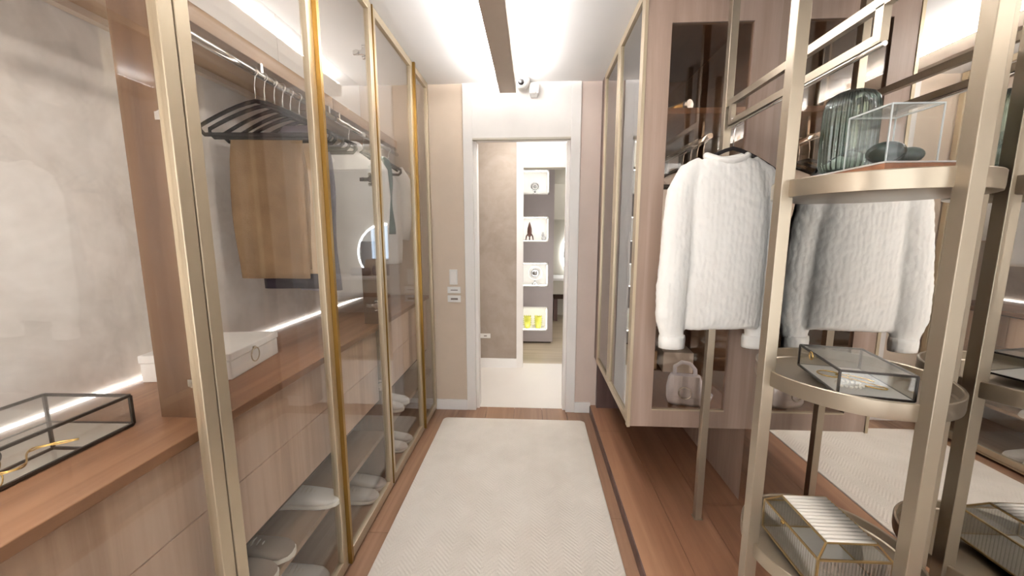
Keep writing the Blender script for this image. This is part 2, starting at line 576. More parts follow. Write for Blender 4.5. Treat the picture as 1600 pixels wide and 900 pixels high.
struct('wall_beyond_right', B().box(2.4, 2.5, YH, 8.0, 0, CH), 'pinkwall')
struct('wall_beyond_left', B().box(-1.58, -1.5, YH+.1, 8.0, 0, CH), 'pinkwall')

# ------------------------------------------------------------------ rug
b = B()
x0, x1, y0, y1 = -.668, .392, -1.1, 2.735
n = 10
r = .035
pts = []
for cx, cy, a in ((x1-r, y0+r, -PI/2), (x1-r, y1-r, 0), (x0+r, y1-r, PI/2), (x0+r, y0+r, PI)):
    for k in range(6):
        t = a+PI/2*k/5
        pts.append((cx+r*math.cos(t), cy+r*math.sin(t)))
b.ring_loft([[(x, y, .0005) for x, y in pts], [(x, y, .010) for x, y in pts],
             [(x*.994-.001, y*.998, .014) for x, y in pts]], smooth=False)
single('rug', b, 'rug', 'long ivory herringbone rug down the middle of the floor', 'rug', (-.138, .82, 0))

# ------------------------------------------------------------------ linear pendant
t = thing('linear_pendant', 'long taupe bar light hung just under the ceiling', 'light', (-.175, .6, 2.33))
part('housing', B().box(-.230, -.120, -1.3, 2.72, 2.33, 2.40, .002), 'track', t)
part('diffuser', B().box(-.222, -.128, -1.28, 2.70, 2.40, 2.406), 'uplight', t, 'glowing white strip along the top of the bar')
for y in (-.9, .6, 2.2):
    part('bracket', B().box(-.19, -.16, y, y+.03, 2.402, CH), 'track', t)

# ------------------------------------------------------------------ dome camera and sensor on the ceiling
t = thing('security_camera', 'small white dome camera with dark lens by the bar end', 'camera', (-.085, 2.83, CH))
part('housing', B().lathe([(.055, 0), (.055, -.02), (.045, -.05), (.025, -.07)], (-.085, 2.83, CH), 20), 'plastic', t)
part('lens', B().ell((-.090, 2.785, CH-.035), (.022, .014, .022)), 'lens', t)
t = thing('motion_sensor', 'small white motion sensor on the wall above the doorway', 'sensor', (0, YF-.03, 2.37))
b = B()
b.ring_loft([[(-.001+sx*w_, YF-.012-d*(1 if sy < 0 else 0), z) for sx, sy in ((-1, -1), (1, -1), (1, 1), (-1, 1))] for z, w_, d in ((2.35, .020, .02), (2.37, .030, .045), (2.42, .034, .05), (2.445, .03, .03))], smooth=False)
part('body', b, 'plastic', t)
part('lens', B().ell((-.001, YF-.05, 2.385), (.02, .018, .022)), 'white', t)

# ------------------------------------------------------------------ wall plates by the door
t = thing('light_switch', 'white rocker light switch on beige wall left of doorway', 'switch', (-.607, YF, 1.07))
part('plate', B().box(-.638, -.576, YF-.008, YF, 1.012, 1.128, .002), 'plastic', t)
part('rocker', B().box(-.628, -.586, YF-.012, YF-.008, 1.024, 1.116, .0015), 'white', t)
for lab, z0, z1, w_ in (('white wall socket plate directly under the light switch', .945, .995, 0),
                        ('lower white wall socket plate with wider dark slot under the switch', .876, .928, 1)):
    t = thing('wall_socket', lab, 'socket', (-.607, YF, z0), 0, 'socket plates by the doorway')
    part('plate', B().box(-.655, -.553, YF-.009, YF, z0, z1, .002), 'plastic', t)
    zc = (z0+z1)/2
    part('slot', B().box(-.63, -.575, YF-.0102, YF-.009, zc-.003-.005*w_, zc+.003+.003*w_), 'print', t)
t = thing('hall_socket', 'white wall socket low on the plaster hall wall', 'socket', (-.49, YH, .34))
part('plate', B().box(-.545, -.437, YH-.01, YH, .318, .366, .002), 'plastic', t)
part('slot', B().box(-.505, -.475, YH-.0112, YH-.01, .337, .347), 'print', t)

# ------------------------------------------------------------------ left wardrobes
XD = -.76          # door front plane
def glass_door(parent, y0, y1, xf, z0, z1, side, pane_mat='glass', hinge_y=None, gold=None, out=1, fw=.038, hz=(.60, 1.03, 1.665, 2.25)):
    """aluminium framed glass door in an X = const plane; out = +1 faces +X"""
    xb = xf-out*.024
    xa, xc = min(xf, xb), max(xf, xb)
    xm = (xa+xc)/2
    d = part('glass_door', B().box(xm-.002, xm+.002, y0+fw-.004, y1-fw+.004, z0+fw-.004, z1-fw+.004), pane_mat, parent)
    for a, c in ((y0, y0+fw), (y1-fw, y1)):
        part('stile', B().box(xa, xc, a+.001, c-.001, z0, z1, .002), 'champ', d)
    for a, c in ((z0, z0+fw), (z1-fw, z1)):
        part('rail', B().box(xa, xc, y0+fw, y1-fw, a, c, .0015), 'champ', d)
    if gold == 'near':
        part('edge_pull', B().box(xa, xc+.016, y0-.004, y0+.012, z0, z1), 'gold', d, 'gold edge pull running full height')
    if gold == 'far':
        part('edge_pull', B().box(xa, xc+.010, y1-.008, y1+.002, z0, z1), 'gold', d, 'gold edge pull running full height')
    if gold == 'thin':
        part('edge_pull', B().box(xa, xc+.004, y0-.001, y0+.006, z0, z1), 'gold', d, 'thin gold edge strip running full height')
    if hinge_y is not None:
        s = 1 if hinge_y > y0+.2 else -1
        for z in hz:
            b = B()
            b.box(xb-.075, xb-.002, hinge_y-.014, hinge_y-.001, z-.009, z+.009)
            b.tube([(xb-.014, hinge_y-.024, z), (xb-.014, hinge_y-.0005, z)], .017, 12)
            for dz in (-.024, .024):
                b.tube([(xb-.03, hinge_y-.010, z+dz), (xb-.002, hinge_y-.010, z+dz)], .0085, 8)
            b.tube([(xb-.055, hinge_y-.022, z), (xb-.055, hinge_y-.0005, z)], .010, 8)
            part('hinge', b, 'chrome', d)
    return d

def wardrobe_unit(label, y0, y1, doors, pillar_y, split=None):
    t = thing('wardrobe_unit', label, 'wardrobe', (-1.0, (y0+y1)/2, 0))
    dy1 = (pillar_y if pillar_y else y1)-.004
    cols = [(y0+.004, dy1)] if not split else [(y0+.004, split-.0015), (split+.0015, dy1)]
    for a, c in cols:
        part('drawer', B().box(-1.24, -.82, a, c, .7065, .895, .0015), 'drawer', t)
        part('drawer', B().box(-1.24, -.82, a, c, .513, .7035, .0015), 'drawer', t)
    part('drawer_carcass', B().box(-1.262, -.835, y0+.002, y1-.002, .49, .905), 'groove', t)
    part('shoe_shelf', B().box(-1.26, -.80, y0+.002, dy1, .312, .334, .001), 'shelf', t)
    part('base_panel', B().box(-1.26, -.79, y0+.002, y1-.002, .03, .052), 'shelf', t)
    part('plinth', B().box(-1.25, -.80, y0+.002, y1-.002, .0, .03), 'groove', t)
    part('upper_shelf', B().box(-1.262, -1.0, y0+.002, y1-.002, 2.012, 2.068, .002), 'shelf', t)
    part('hanging_rail', B().tube([(-1.0, y0+.01, 1.972), (-1.0, y1-.01, 1.972)], .0125, 14), 'chrome', t)
    for y in (y0+.05, (y0+y1)/2, y1-.05):
        part('rail_bracket', B().box(-1.006, -.994, y-.006, y+.006, 1.97, 2.014), 'chrome', t)
    part('light_strip', B().box(XL+.001, XL+.008, y0+.002, y1-.002, .931, .939), 'strip', t, 'glowing strip where counter meets plaster wall')
    part('added_top_light', B().box(-1.24, -1.20, y0+.03, y1-.03, 2.069, 2.078), 'strip', t, 'added glowing strip on top of the upper shelf')  # added out of sight to light the ceiling inside the wardrobe
    part('shelf_profile', B().box(-1.262, -1.235, y0+.004, y1-.004, 1.992, 2.012), 'track', t)
    part('upper_back', B().box(-1.268, -1.262, y0+.002, y1-.002, 2.068, CH-.002), 'white', t, 'white panel above the upper shelf')
    part('sill', B().box(-.80, XD-.002, y0, y1, .018, .030), 'champ', t)
    # added uprights, tucked behind the door stiles to brighten the interiors
    ys = .325 if y0 < 0 else doors[0][1]-.001
    if y0 < 1.5:
        part('added_upright_light', B().box(-.797, -.790, ys, ys+.010, .98, 1.97), 'upright' if y0 < 0 else 'added_case_l', t, 'added upright glowing strip behind the door stile')
    if y0 < 0:
        part('added_upright_light', B().box(-.872, -.858, y0+.012, y0+.022, .96, 1.98), 'upright', t, 'added upright glowing strip behind the door stile')  # added out of view, brightens the nearest wardrobe
    if pillar_y:
        tall = pillar_y < 1.5
        part('pillar', B().box(-.955 if tall else -.88, -.80, pillar_y, pillar_y+.030, .931, CH-.002 if tall else 1.36, .001), 'pillar', t)
        part('pillar', B().box(-1.2, -.81, pillar_y, pillar_y+.045, .052, .904, .001), 'pillar', t)
    for d in doors:
        glass_door(t, d[0], d[1], XD, .032, CH-.003, 'L', 'glass', d[2], d[3])
    return t

PA, PB = .885, 1.925
wardrobe_unit('nearest glass-fronted wardrobe holding the long glass jewellery box', -.30, .93,
              [(.30, .842, PA, None)], PA, split=.28)
wardrobe_unit('middle glass-fronted wardrobe with the hanging trousers', .93, 1.97,
              [(.845, 1.392, None, None), (1.395, 1.912, PB, 'near')], PB)
wardrobe_unit('farthest left wardrobe with white shirts beside the beige wall', 1.97, 2.885,
              [(1.915, 2.522, None, 'thin'), (2.526, 2.885, None, 'near')], None, split=2.45)
b = B()
b.box(XL+.012, -.80, -.30, 2.884, .905, .931, .002)
single('worktop', b, 'counter', 'long oak worktop running through all the left wardrobes', 'worktop', (-1.0, 1.3, .905))

# ------------------------------------------------------------------ hangers and hanging clothes
def make_hanger(name, label, group, mat='black', hookmat='chrome', w_=.42):
    """local: hook crown at the origin height (rail centre), hanger spans local X"""
    t = thing(name, label, 'hanger', (0, 0, 0), 0, group)
    hook = [(0, 0, -.10), (0, 0, -.045)]
    for k in range(9):
        a = -PI*.40+PI*1.25*k/8
        hook.append((.0165*math.cos(a), 0, .0165*math.sin(a)))
    part('hook', B().tube(hook, .0022, 8), hookmat, t, None, True)
    h = w_/2
    path = []
    for k in range(13):
        u = -1+2*k/12
        path.append((u*h, 0, -.10-.085*abs(u)**1.35))
    path += [(h*1.0, 0, -.200), (h*.93, 0, -.215)]
    path += [(h*(.93-1.86*k/6), 0, -.215) for k in range(1, 7)]
    path += [(-h*1.0, 0, -.200)]
    part('shoulder_frame', B().tube(path, .0075, 8, True, .55), mat, t, None, True)
    return t

def garment(name, label, cat, loc, rotz, group, mat, w_top, w_bot, h, th=.028, seed=0, sleeve=0.0, collar=False, topz=-.115):
    """flat hanging garment in local XZ, hung from a hanger at the thing's origin"""
    rnd = random.Random(seed)
    t = thing(name, label, cat, loc, rotz, group)
    nx, nz = 22, 26
    ph = [rnd.uniform(0, 6) for _ in range(4)]
    rings = []
    for j in range(nz+1):
        v = j/nz
        wd = w_top+(w_bot-w_top)*v**.8
        sh = 1-(max(0, .07-v)/.07)**2*.18
        z = topz-h*v
        rg = []
        n = 2*nx
        for k in range(n):
            a = 2*PI*k/n
            cx = math.copysign(abs(math.cos(a))**.55, math.cos(a))
            sy = math.copysign(abs(math.sin(a))**.8, math.sin(a))
            x = cx*wd/2*sh
            fold = .012*v*math.sin(26*x+ph[0])+.007*math.sin(43*x+ph[1])*v
            dz = -.055*(abs(cx))**1.4*max(0, 1-v*5) if sleeve else 0
            y = sy*th/2*(.55+.9*min(1, v*3))+fold
            rg.append((x+.006*math.sin(9*v+ph[2]), y, z+dz))
        rings.append(rg)
    part('body', B().ring_loft(rings), mat, t, None, True)
    if sleeve:
        for s in (-1, 1):
            path = [(s*(w_top/2-.03), 0, topz-.045), (s*(w_top/2+.02), .004, topz-.10), (s*(w_top/2+.045), .012, topz-.24), (s*(w_top/2+.04), .018, topz-.40), (s*(w_top/2+.03), .02, topz-sleeve)]
            part('sleeve', B().tube(path, [.06, .066, .058, .05, .043], 12, False, .5), mat, t, None, True)
    if collar:
        part('collar', B().torus((0, 0, topz+.004), .055, .014, (0, .25, 1), 18, 8), mat, t, None, True)
    return t

HG = 'black velvet hangers on the wardrobe rail'
RZ, RX = 1.972+.0, -1.0
h0 = make_hanger('black_hanger', 'nearest empty black hanger on the left wardrobe rail', HG)
h0.location = (RX, 1.41, RZ); h0.rotation_euler = (0, 0, .06)
hs = [(1.46, .10, 'second empty black hanger from the front in the left wardrobe'),
      (1.515, .02, 'black hanger carrying the front khaki trousers'),
      (1.565, -.03, 'black hanger carrying the sand trousers'),
      (1.615, .03, 'black hanger carrying the dark navy trousers'),
      (1.675, 0.0, 'black hanger carrying the plum grey top'),
      (1.735, .02, 'black hanger carrying the blue grey top')]
for y, rz, lab in hs:
    dup(h0, (RX, y, RZ), rz, lab)

def trousers(label, y, rz, mat, w_, h, seed, dx=0.0):
    """folded over the hanger bar: two layered legs and a rounded fold"""
    t = thing('folded_trousers', label, 'trousers', (RX+dx, y, RZ-.203), rz, 'folded trousers on the wardrobe rail')
    rnd = random.Random(seed)
    for s, hh, ww in ((-1, h, w_), (1, h*.94, w_*.96)):
        ph = rnd.uniform(0, 6)
        rings = []
        for j in range(23):
            v = j/22
            z = .012*math.sin(min(1, v*8)*PI/2)+.004-hh*v if v > .02 else .013
            wd = ww*(1+.06*math.sin(PI*v))
            rg = []
            n = 28
            for k in range(n):
                a = 2*PI*k/n
                cx = math.copysign(abs(math.cos(a))**.4, math.cos(a))
                sy = math.copysign(abs(math.sin(a))**.7, math.sin(a))
                x = cx*wd/2+.004*math.sin(7*v+ph)
                y_ = s*(.004+.012*min(1, v*6))+sy*.0105*min(1, .45+v*2)+.005*v*math.sin(30*x+ph)
                rg.append((x, y_, z))
            rings.append(rg)
        part('trouser_leg', B().ring_loft(rings), mat, t, None, True)
    return t
trousers('khaki cotton trousers folded on the front loaded hanger', 1.515, .02, 'khaki', .285, .565, 1, -.045)
trousers('sand coloured trousers hanging just behind the khaki pair', 1.565, -.03, 'sand', .28, .55, 2, -.02)
trousers('dark navy trousers showing longest below the khaki pair', 1.615, .03, 'navy', .29, .62, 3, -.02)
garment('pullover', 'plum grey top hanging behind the navy trousers', 'top', (RX, 1.675, RZ), 0, 'tops on the wardrobe rail', 'plum', .20, .20, .62, seed=4)
garment('pullover', 'blue grey top hanging last on the middle wardrobe rail', 'top', (RX, 1.735, RZ), .02, 'tops on the wardrobe rail', 'bluegrey', .19, .20, .72, seed=5)

# white shirts in the farthest left wardrobe
dup(h0, (RX, 2.12, RZ), 1.05, 'black hanger under the nearer white shirt', 'black velvet hangers on the wardrobe rail')
garment('white_shirt', 'long white shirt hanging nearest in the farthest left wardrobe', 'shirt', (RX, 2.12, RZ), 1.05, 'white shirts in the wardrobe', 'shirt', .34, .30, .82, .04, 8, .62, True)
dup(h0, (RX, 2.52, RZ), 1.0, 'black hanger under the farther white shirt', 'black velvet hangers on the wardrobe rail')
garment('white_shirt', 'white shirt hanging beyond the first near the beige wall', 'shirt', (RX, 2.52, RZ), 1.0, 'white shirts in the wardrobe', 'shirt', .34, .32, .66, .04, 9, .5, True)
dup(h0, (RX, 2.30, RZ), .5, 'black hanger holding the dark teal vest', 'black velvet hangers on the wardrobe rail')
garment('teal_vest', 'dark teal vest half hidden between the two white shirts', 'vest', (RX, 2.30, RZ), .5, None, 'teal', .30, .32, .46, .03, 11)
ch = make_hanger('clear_hanger', 'clear plastic hanger hanging empty past the white shirts', None, 'clear_plastic', 'chrome', .36)
ch.location = (RX, 2.70, RZ); ch.rotation_euler = (0, 0, .35)

# ------------------------------------------------------------------ framed glass boxes
def frame_box(root, X0, X1, Y0, Y1, Z0, Z1, w_, fmat, gmat, floor_mat, local=True):
    c = [(X0, Y0), (X1, Y0), (X1, Y1), (X0, Y1)]
    for i in range(4):
        (xa, ya), (xb, yb) = c[i], c[(i+1) % 4]
        for z in (Z0, Z1):
            part('frame_bar', B().bar((xa, ya, z), (xb, yb, z), w_), fmat, root, None, local)
        part('frame_bar', B().bar((xa, ya, Z0), (xa, ya, Z1), w_), fmat, root, None, local)
    e = .0012
    part('pane', B().box(X0+e, X1-e, Y0-e, Y0+e, Z0, Z1), gmat, root, None, local)
    part('pane', B().box(X0+e, X1-e, Y1-e, Y1+e, Z0, Z1), gmat, root, None, local)
    part('pane', B().box(X0-e, X0+e, Y0, Y1, Z0, Z1), gmat, root, None, local)
    part('pane', B().box(X1-e, X1+e, Y0, Y1, Z0, Z1), gmat, root, None, local)
    part('base_plate', B().box(X0, X1, Y0, Y1, Z0-.002, Z0+.002), floor_mat, root, None, local)

# long box on the left worktop
t = thing('jewellery_box', 'long low glass jewellery box with dark metal edges on the worktop', 'box', (-1.08, .60, .931), .03)
frame_box(t, -.108, .108, -.24, .235, .006, .078, .006, 'brass_dark', 'box_glass', 'mirror')
part('lid', B().box(-.107, .107, -.239, .234, .0785, .0815), 'box_glass', t, 'clear glass lid', True)
part('clasp', B().torus((.112, -.02, .068), .016, .0018, (1, 0, 0), 18, 6), 'brass_dark', t, None, True)
part('foot', B().box(.09, .108, .215, .235, 0, .006), 'brass_dark', t, None, True)
part('foot', B().box(-.108, -.09, .215, .235, 0, .006), 'brass_dark', t, None, True)
part('foot', B().box(.09, .108, -.24, -.22, 0, .006), 'brass_dark', t, None, True)
part('foot', B().box(-.108, -.09, -.24, -.22, 0, .006), 'brass_dark', t, None, True)

def ring_jewel(label, loc, R, rz, group, gem=True):
    t = thing('ring', label, 'ring', loc, rz, group)
    part('band', B().torus((0, 0, R+.0014), R, .0014, (1, 0, 0), 22, 6), 'gold_j', t, None, True)
    if gem:
        part('stone', B().ell((0, 0, 2*R+.004), (.005, .005, .004), 10, 6), 'pearl', t, None, True)
    return t
G = 'gold rings in the long jewellery box'
z_ = .939
ring_jewel('gold ring lying nearest the corridor edge in the long box', (-1.035, .63, z_), .014, .5, G)
ring_jewel('gold ring with pearl second along the long box', (-1.045, .58, z_), .014, 1.1, G)
ring_jewel('gold ring nearest the back of the long box', (-1.085, .60, z_), .011, .2, G)
ring_jewel('plain gold ring near the clasp of the long box', (-1.04, .53, z_), .013, .8, G, False)
b = B()
path = []
for k in range(26):
    a = k/25
    path.append((-1.045+.03*math.sin(a*7), .62+.14*a, .9405+.0008*math.sin(a*30)))
single('gold_chain', b.tube(path, .0016, 6), 'gold_j', 'thin gold chain trailing to the far end of the long glass box', 'necklace', (-1.045, .68, .939))

# white box with ring pull
t = thing('keepsake_box', 'white lidded keepsake box with a ring pull on the worktop', 'box', (-1.122, 1.262, .931), .14)
part('body', B().box(-.135, .135, -.145, .145, 0, .062, .003), 'boxwhite', t, None, True)
part('lid', B().box(-.138, .138, -.148, .148, .0632, .088, .003), 'boxwhite', t, None, True)
part('ring_pull', B().torus((.143, -.02, .047), .024, .0022, (1, 0, 0), 26, 6), 'champ', t, 'thin metal ring pull', True)
part('ring_stud', B().box(.134, .144, -.026, -.014, .066, .076), 'champ', t, None, True)

# ------------------------------------------------------------------ shoes
def make_shoe(label, group, mat, low=False):
    t = thing('shoe', label, 'shoe', (0, 0, 0), 0, group)
    L = .27
    prof = [(-.135, .020, .052), (-.12, .032, .075 if not low else .05), (-.08, .036, .082 if not low else .04), (-.03, .036, .074 if not low else .034), (.02, .041, .062 if not low else .032), (.07, .046, .048), (.105, .042, .040), (.128, .028, .032), (.136, .012, .026)]
    def ring(y, w_, z0, z1, n=16):
        out = []
        for k in range(n):
            a = 2*PI*k/n
            cz = math.sin(a)
            out.append((w_*math.copysign(abs(math.cos(a))**.6, math.cos(a)), y, (z0+z1)/2+(z1-z0)/2*math.copysign(abs(cz)**.7, cz)))
        return out
    part('upper', B().ring_loft([ring(y, w_*.96, .012, h) for y, w_, h in prof]), mat, t, None, True)
    part('sole', B().ring_loft([ring(y*1.02, w_*1.06, 0.0, .022) for y, w_, h in prof]), 'sole', t, None, True)
    if not low:
        part('collar', B().torus((0, -.075, .080), .034, .006, (0, -.18, 1), 18, 6), mat, t, None, True)
        b = B()
        for k in range(4):
            y = .0+k*.014
            b.tube([(-.02, y, .064-k*.005), (0, y+.002, .073-k*.006), (.02, y, .064-k*.005)], .0028, 6)
        part('laces', b, 'sole', t, None, True)
    else:
        part('strap', B().tube([(-.042, .03, .02), (-.03, .03, .05), (0, .03, .062), (.03, .03, .05), (.042, .03, .02)], .012, 8, False, .35), mat, t, None, True)
    return t
SG = 'shoes at the bottom of the left wardrobes'
sw = make_shoe('white low shoe on the shoe shelf near the gold edge pull', SG, 'shoe_white')
sw.location = (-.90, 1.345, .334); sw.rotation_euler = (0, 0, -PI/2+.12)
sg = make_shoe('taupe suede shoe nearest on the middle wardrobe shoe shelf', SG, 'shoe_grey')
sg.location = (-.925, 1.00, .334); sg.rotation_euler = (0, 0, -PI/2+.1)
dup(sg, (-.925, 1.085, .334), -PI/2+.16, 'taupe suede shoe second on the middle wardrobe shoe shelf')
dup(sw, (-.925, 1.27, .052), -PI/2+.1, 'white shoe on the wardrobe base under the shoe shelf')
for i, (y, z, lab) in enumerate([(1.74, .052, 'white shoe on the base just before the second pillar'), (1.84, .052, 'white shoe on the base right beside the second pillar'),
                                 (2.16, .334, 'white shoe first on the far wardrobe shoe shelf'), (2.26, .334, 'white shoe second on the far wardrobe shoe shelf'),
                                 (2.2, .052, 'white shoe nearest on the far wardrobe base'), (2.3, .052, 'white shoe farthest on the far wardrobe base')]):
    dup(sw, (-.915, y, z), -PI/2+.1, lab)

# ------------------------------------------------------------------ right wardrobe (hung above the platform)
XR = .475
YE = 1.82
ZB = .455
t = thing('glazed_wardrobe', 'greyed oak wardrobe with bronze glass end hung above the platform', 'wardrobe', (.76, 2.35, ZB))
b = B()
b.box(XR, .588, YE, YE+.024, ZB, CH-.002)
b.box(.932, XM+.001, YE, YE+.024, ZB, CH-.002)
b.box(.588, .932, YE, YE+.024, ZB, .546)
b.box(.588, .932, YE, YE+.024, 2.293, CH-.002)
part('end_panel', b, 'panel', t)
part('end_pane', B().box(.588, .932, YE+.010, YE+.014, .546, 2.293), 'bronze', t, 'tall bronze tinted glass pane')
part('pane_sill', B().box(.588, .932, YE-.001, YE+.012, .541, .547), 'champ', t)
part('floor_panel', B().box(XR+.03, XM, YE+.024, YF-.004, ZB, .53), 'inner', t)
part('top_panel', B().box(XR+.03, XM, YE+.024, YF-.004, CH-.03, CH-.002), 'inner', t)
part('back_panel', B().box(XM, XM+.012, YE+.002, YF-.004, .46, CH-.002), 'inner', t)
part('far_panel', B().box(XR+.03, XM, YF-.03, YF-.004, .53, CH-.03), 'inner', t)
part('upper_shelf', B().box(.56, XM, YE+.06, YF-.03, 1.94, 1.965), 'inner', t)
part('low_shelf', B().box(.66, XM, 2.42, YF-.03, .80, .82), 'inner', t)
part('hanging_rail', B().tube([(.80, YE+.05, 1.84), (.80, YF-.03, 1.84)], .0125, 12), 'chrome', t)
for y in (1.95, 2.6):
    part('rail_bracket', B().box(.795, .805, y, y+.012, 1.84, 1.94), 'chrome', t)
part('light_strip', B().box(.515, .530, YE+.026, YE+.034, .62, 2.30), 'added_case_l', t, 'added upright glowing strip behind the end panel')  # both strips are added, hidden from view to light the interior
part('light_strip', B().box(.985, 1.0, YE+.026, YE+.034, .62, 2.30), 'added_case_l', t, 'added upright glowing strip behind the end panel')
glass_door(t, YE+.028, 2.345, XR, ZB, CH-.003, 'R', 'grey_glass', None, 'thin', out=-1)
glass_door(t, 2.35, 2.79, XR, ZB, CH-.003, 'R', 'grey_glass', None, None, out=-1)
part('filler', B().box(XR+.004, XR+.028, 2.795, YF-.004, ZB, CH-.003), 'dark_wood', t, 'dark wood filler strip at the far end')
part('corner_trim', B().box(XR-.004, XR+.010, YE-.004, YE+.026, ZB-.004, CH-.003), 'champ', t)
single('support_panel', B().box(.50, XM, YF-.045, YF-.005, .06, ZB), 'dark_wood', 'dark wood panel under the hung wardrobe at the far end', 'panel', (.76, YF-.03, .06))

# mirror wall
single('wall_mirror', B().box(XM, XM+.008, -1.0, YE-.001, .062, CH-.002), 'mirror', 'tall frameless mirror filling the wall behind the champagne rack', 'mirror', (XM, .4, .062))

# inside the right wardrobe
RG = 'black hangers inside the glazed wardrobe'
for y, rz, lab in ((1.93, .05, 'black hanger nearest behind the bronze glass'), (2.0, .0, 'second black hanger behind the bronze glass'),
                   (2.08, .02, 'black hanger with the white blouse behind the bronze glass'), (2.18, 0, 'black hanger with the long ivory blouse behind bronze glass')):
    dup(h0, (.80, y, 1.84), rz, lab, RG)
garment('white_blouse', 'white blouse hanging behind the bronze glass', 'blouse', (.80, 2.08, 1.84), .02, 'blouses in the glazed wardrobe', 'shirt', .36, .38, .70, .04, 21, .5)
garment('white_blouse', 'long ivory blouse deeper in the glazed wardrobe', 'blouse', (.80, 2.18, 1.84), 0, 'blouses in the glazed wardrobe', 'shirt', .38, .40, .78, .04, 22, .55)
for i, (x, wd) in enumerate(((.70, .075), (.80, .06), (.90, .07))):
    single('hanging_dress_bag', B().box(x-wd/2, x+wd/2, 2.62, 2.66, .95, 1.90, .01), 'paper', ['pale garment cover on the left deep in the glazed wardrobe', 'narrow pale garment cover in the middle deep in glazed wardrobe', 'pale garment cover on the right deep in the glazed wardrobe'][i], 'garment cover', (x, 2.64, .95), 0, 'garment covers in the glazed wardrobe')
# rolled paper tube on the shelf
t = thing('brass_telescope', 'small brass tube lying on the upper shelf behind bronze glass', 'tube', (.66, 2.0, 1.965), .5)
part('barrel', B().tube([(0, -.10, .022), (0, .10, .022)], .02, 14), 'gold', t, None, True)
part('end_ring', B().tube([(0, -.112, .022), (0, -.09, .022)], .022, 14), 'silver', t, None, True)

# handbag
t = thing('handbag', 'pale grey handbag with round clasp standing behind the bronze glass', 'handbag', (.790, 1.945, .53), -.25)
def rect(w_, d, z, n=24):
    out = []
    for k in range(n):
        a = 2*PI*k/n
        out.append((w_*math.copysign(abs(math.cos(a))**.35, math.cos(a)), d*math.copysign(abs(math.sin(a))**.5, math.sin(a)), z))
    return out
part('body', B().ring_loft([rect(.080, .045, .001), rect(.086, .052, .02), rect(.088, .052, .07), rect(.080, .040, .125), rect(.070, .022, .15)]), 'bag', t, None, True)
fl_ = B()
fl_.ring_loft([[(x, -.060+.006*math.sin(z*9), z) for x, z in ((-s, 0.05), (s, 0.05), (s, .155), (-s, .155))] for s in (.055,)]+[[(x, -.054, z) for x, z in ((-.05, .045), (.05, .045), (.06, .158), (-.06, .158))]], smooth=False)
part('flap', fl_, 'bag', t, None, True)
part('clasp', B().torus((-.005, -.066, .075), .030, .0035, (0, 1, 0), 24, 6), 'silver', t, 'round silver clasp', True)
part('handle', B().tube([(-.05, 0, .145), (-.052, 0, .19), (-.02, 0, .215), (.02, 0, .21), (.045, 0, .18), (.048, 0, .145)], .010, 10, False, .5), 'bag', t, None, True)
# pale slip-ons and a shoe box inside
dup(sw, (.62, 2.08, .53), PI*.9, 'white shoe at the left edge behind the bronze glass')
single('shoe_box', B().box(-.075, .075, -.12, .12, 0, .12, .003), 'sand', 'sand coloured shoe box at the back behind the handbag', 'box', (.72, 2.55, .53), .1, None, True)
single('shoe_box', B().box(-.09, .09, -.12, .12, 0, .13, .003), 'paper', 'white shoe box at the back right behind bronze glass', 'box', (.93, 2.5, .53), -.1, None, True)
t = thing('grey_bowl', 'small grey bowl standing beside the handbag behind glass', 'bowl', (.890, 1.95, .53))
part('bowl', B().lathe([(.02, 0), (.035, .012), (.045, .045), (.042, .045), (.032, .014), (.005, .006)], (.890, 1.95, .53), 24), 'bag', t)

# ------------------------------------------------------------------ champagne rack
t = thing('display_rack', 'champagne metal rack with three round trays and clothes rail', 'rack', (.80, 1.2, .06))
PW = .030
for x, y in ((.612, 1.0), (.817, .787), (1.005, .952), (.79, 1.705)):
    s = PW/2
    part('post', B().box(x-s, x+s, y-s, y+s, .06, CH-.001, .0015), 'champ2', t)
    part('foot_plate', B().box(x-s-.004, x+s+.004, y-s-.004, y+s+.004, .06, .064), 'champ2', t)
TC, TR = (.817, 1.0), .203
def tray(zt):
    R = TR
    pr = [(.001, -.030), (R-.006, -.030), (R-.001, -.028), (R, -.020), (R, .010), (R-.0015, .012), (R-.0065, .012), (R-.008, .010), (R-.008, -.013), (R-.012, -.016), (.001, -.016)]
    return B().lathe([(r_, z) for r_, z in pr], (TC[0], TC[1], zt-.012), 72, smooth=False)
for zt in (.555, 1.05, 1.528):
    o = part('tray', tray(zt), 'champ2', t)
    for f in o.data.polygons:
        f.use_smooth = True
    o.data.set_sharp_from_angle(angle=.6)
b = B()
b.bar((.79, .80, 1.92), (.79, 1.70, 1.92), .018, .024)
b.bar((.79, .795, 1.92), (.817, .787, 1.92), .018, .024)
part('upper_rail', b, 'champ2', t)
part('hanging_bar', B().bar((.79, .985, 1.842), (.79, 1.672, 1.842), .016, .022), 'champ2', t)
part('bar_edge', B().tube([(.79, .98, 1.826), (.79, 1.677, 1.826)], .006, 10), 'chrome', t, 'polished lower edge of the bar')
for y in (.995, 1.662):
    part('drop_bar', B().bar((.79, y, 1.834), (.79, y, 1.912), .018, .022), 'champ2', t)

# ------------------------------------------------------------------ sweater on its hanger
sh_y = 1.632
sx = .768
hz = 1.835
hb = make_hanger('sweater_hanger', 'black hanger with steel hook holding the cream sweater', None, 'black', 'chrome', .34)
hb.location = (.79, sh_y, hz)
t = thing('knit_sweater', 'chunky cream knit sweater hanging on the champagne rack', 'sweater', (sx, sh_y, 1.0))
bb = B()
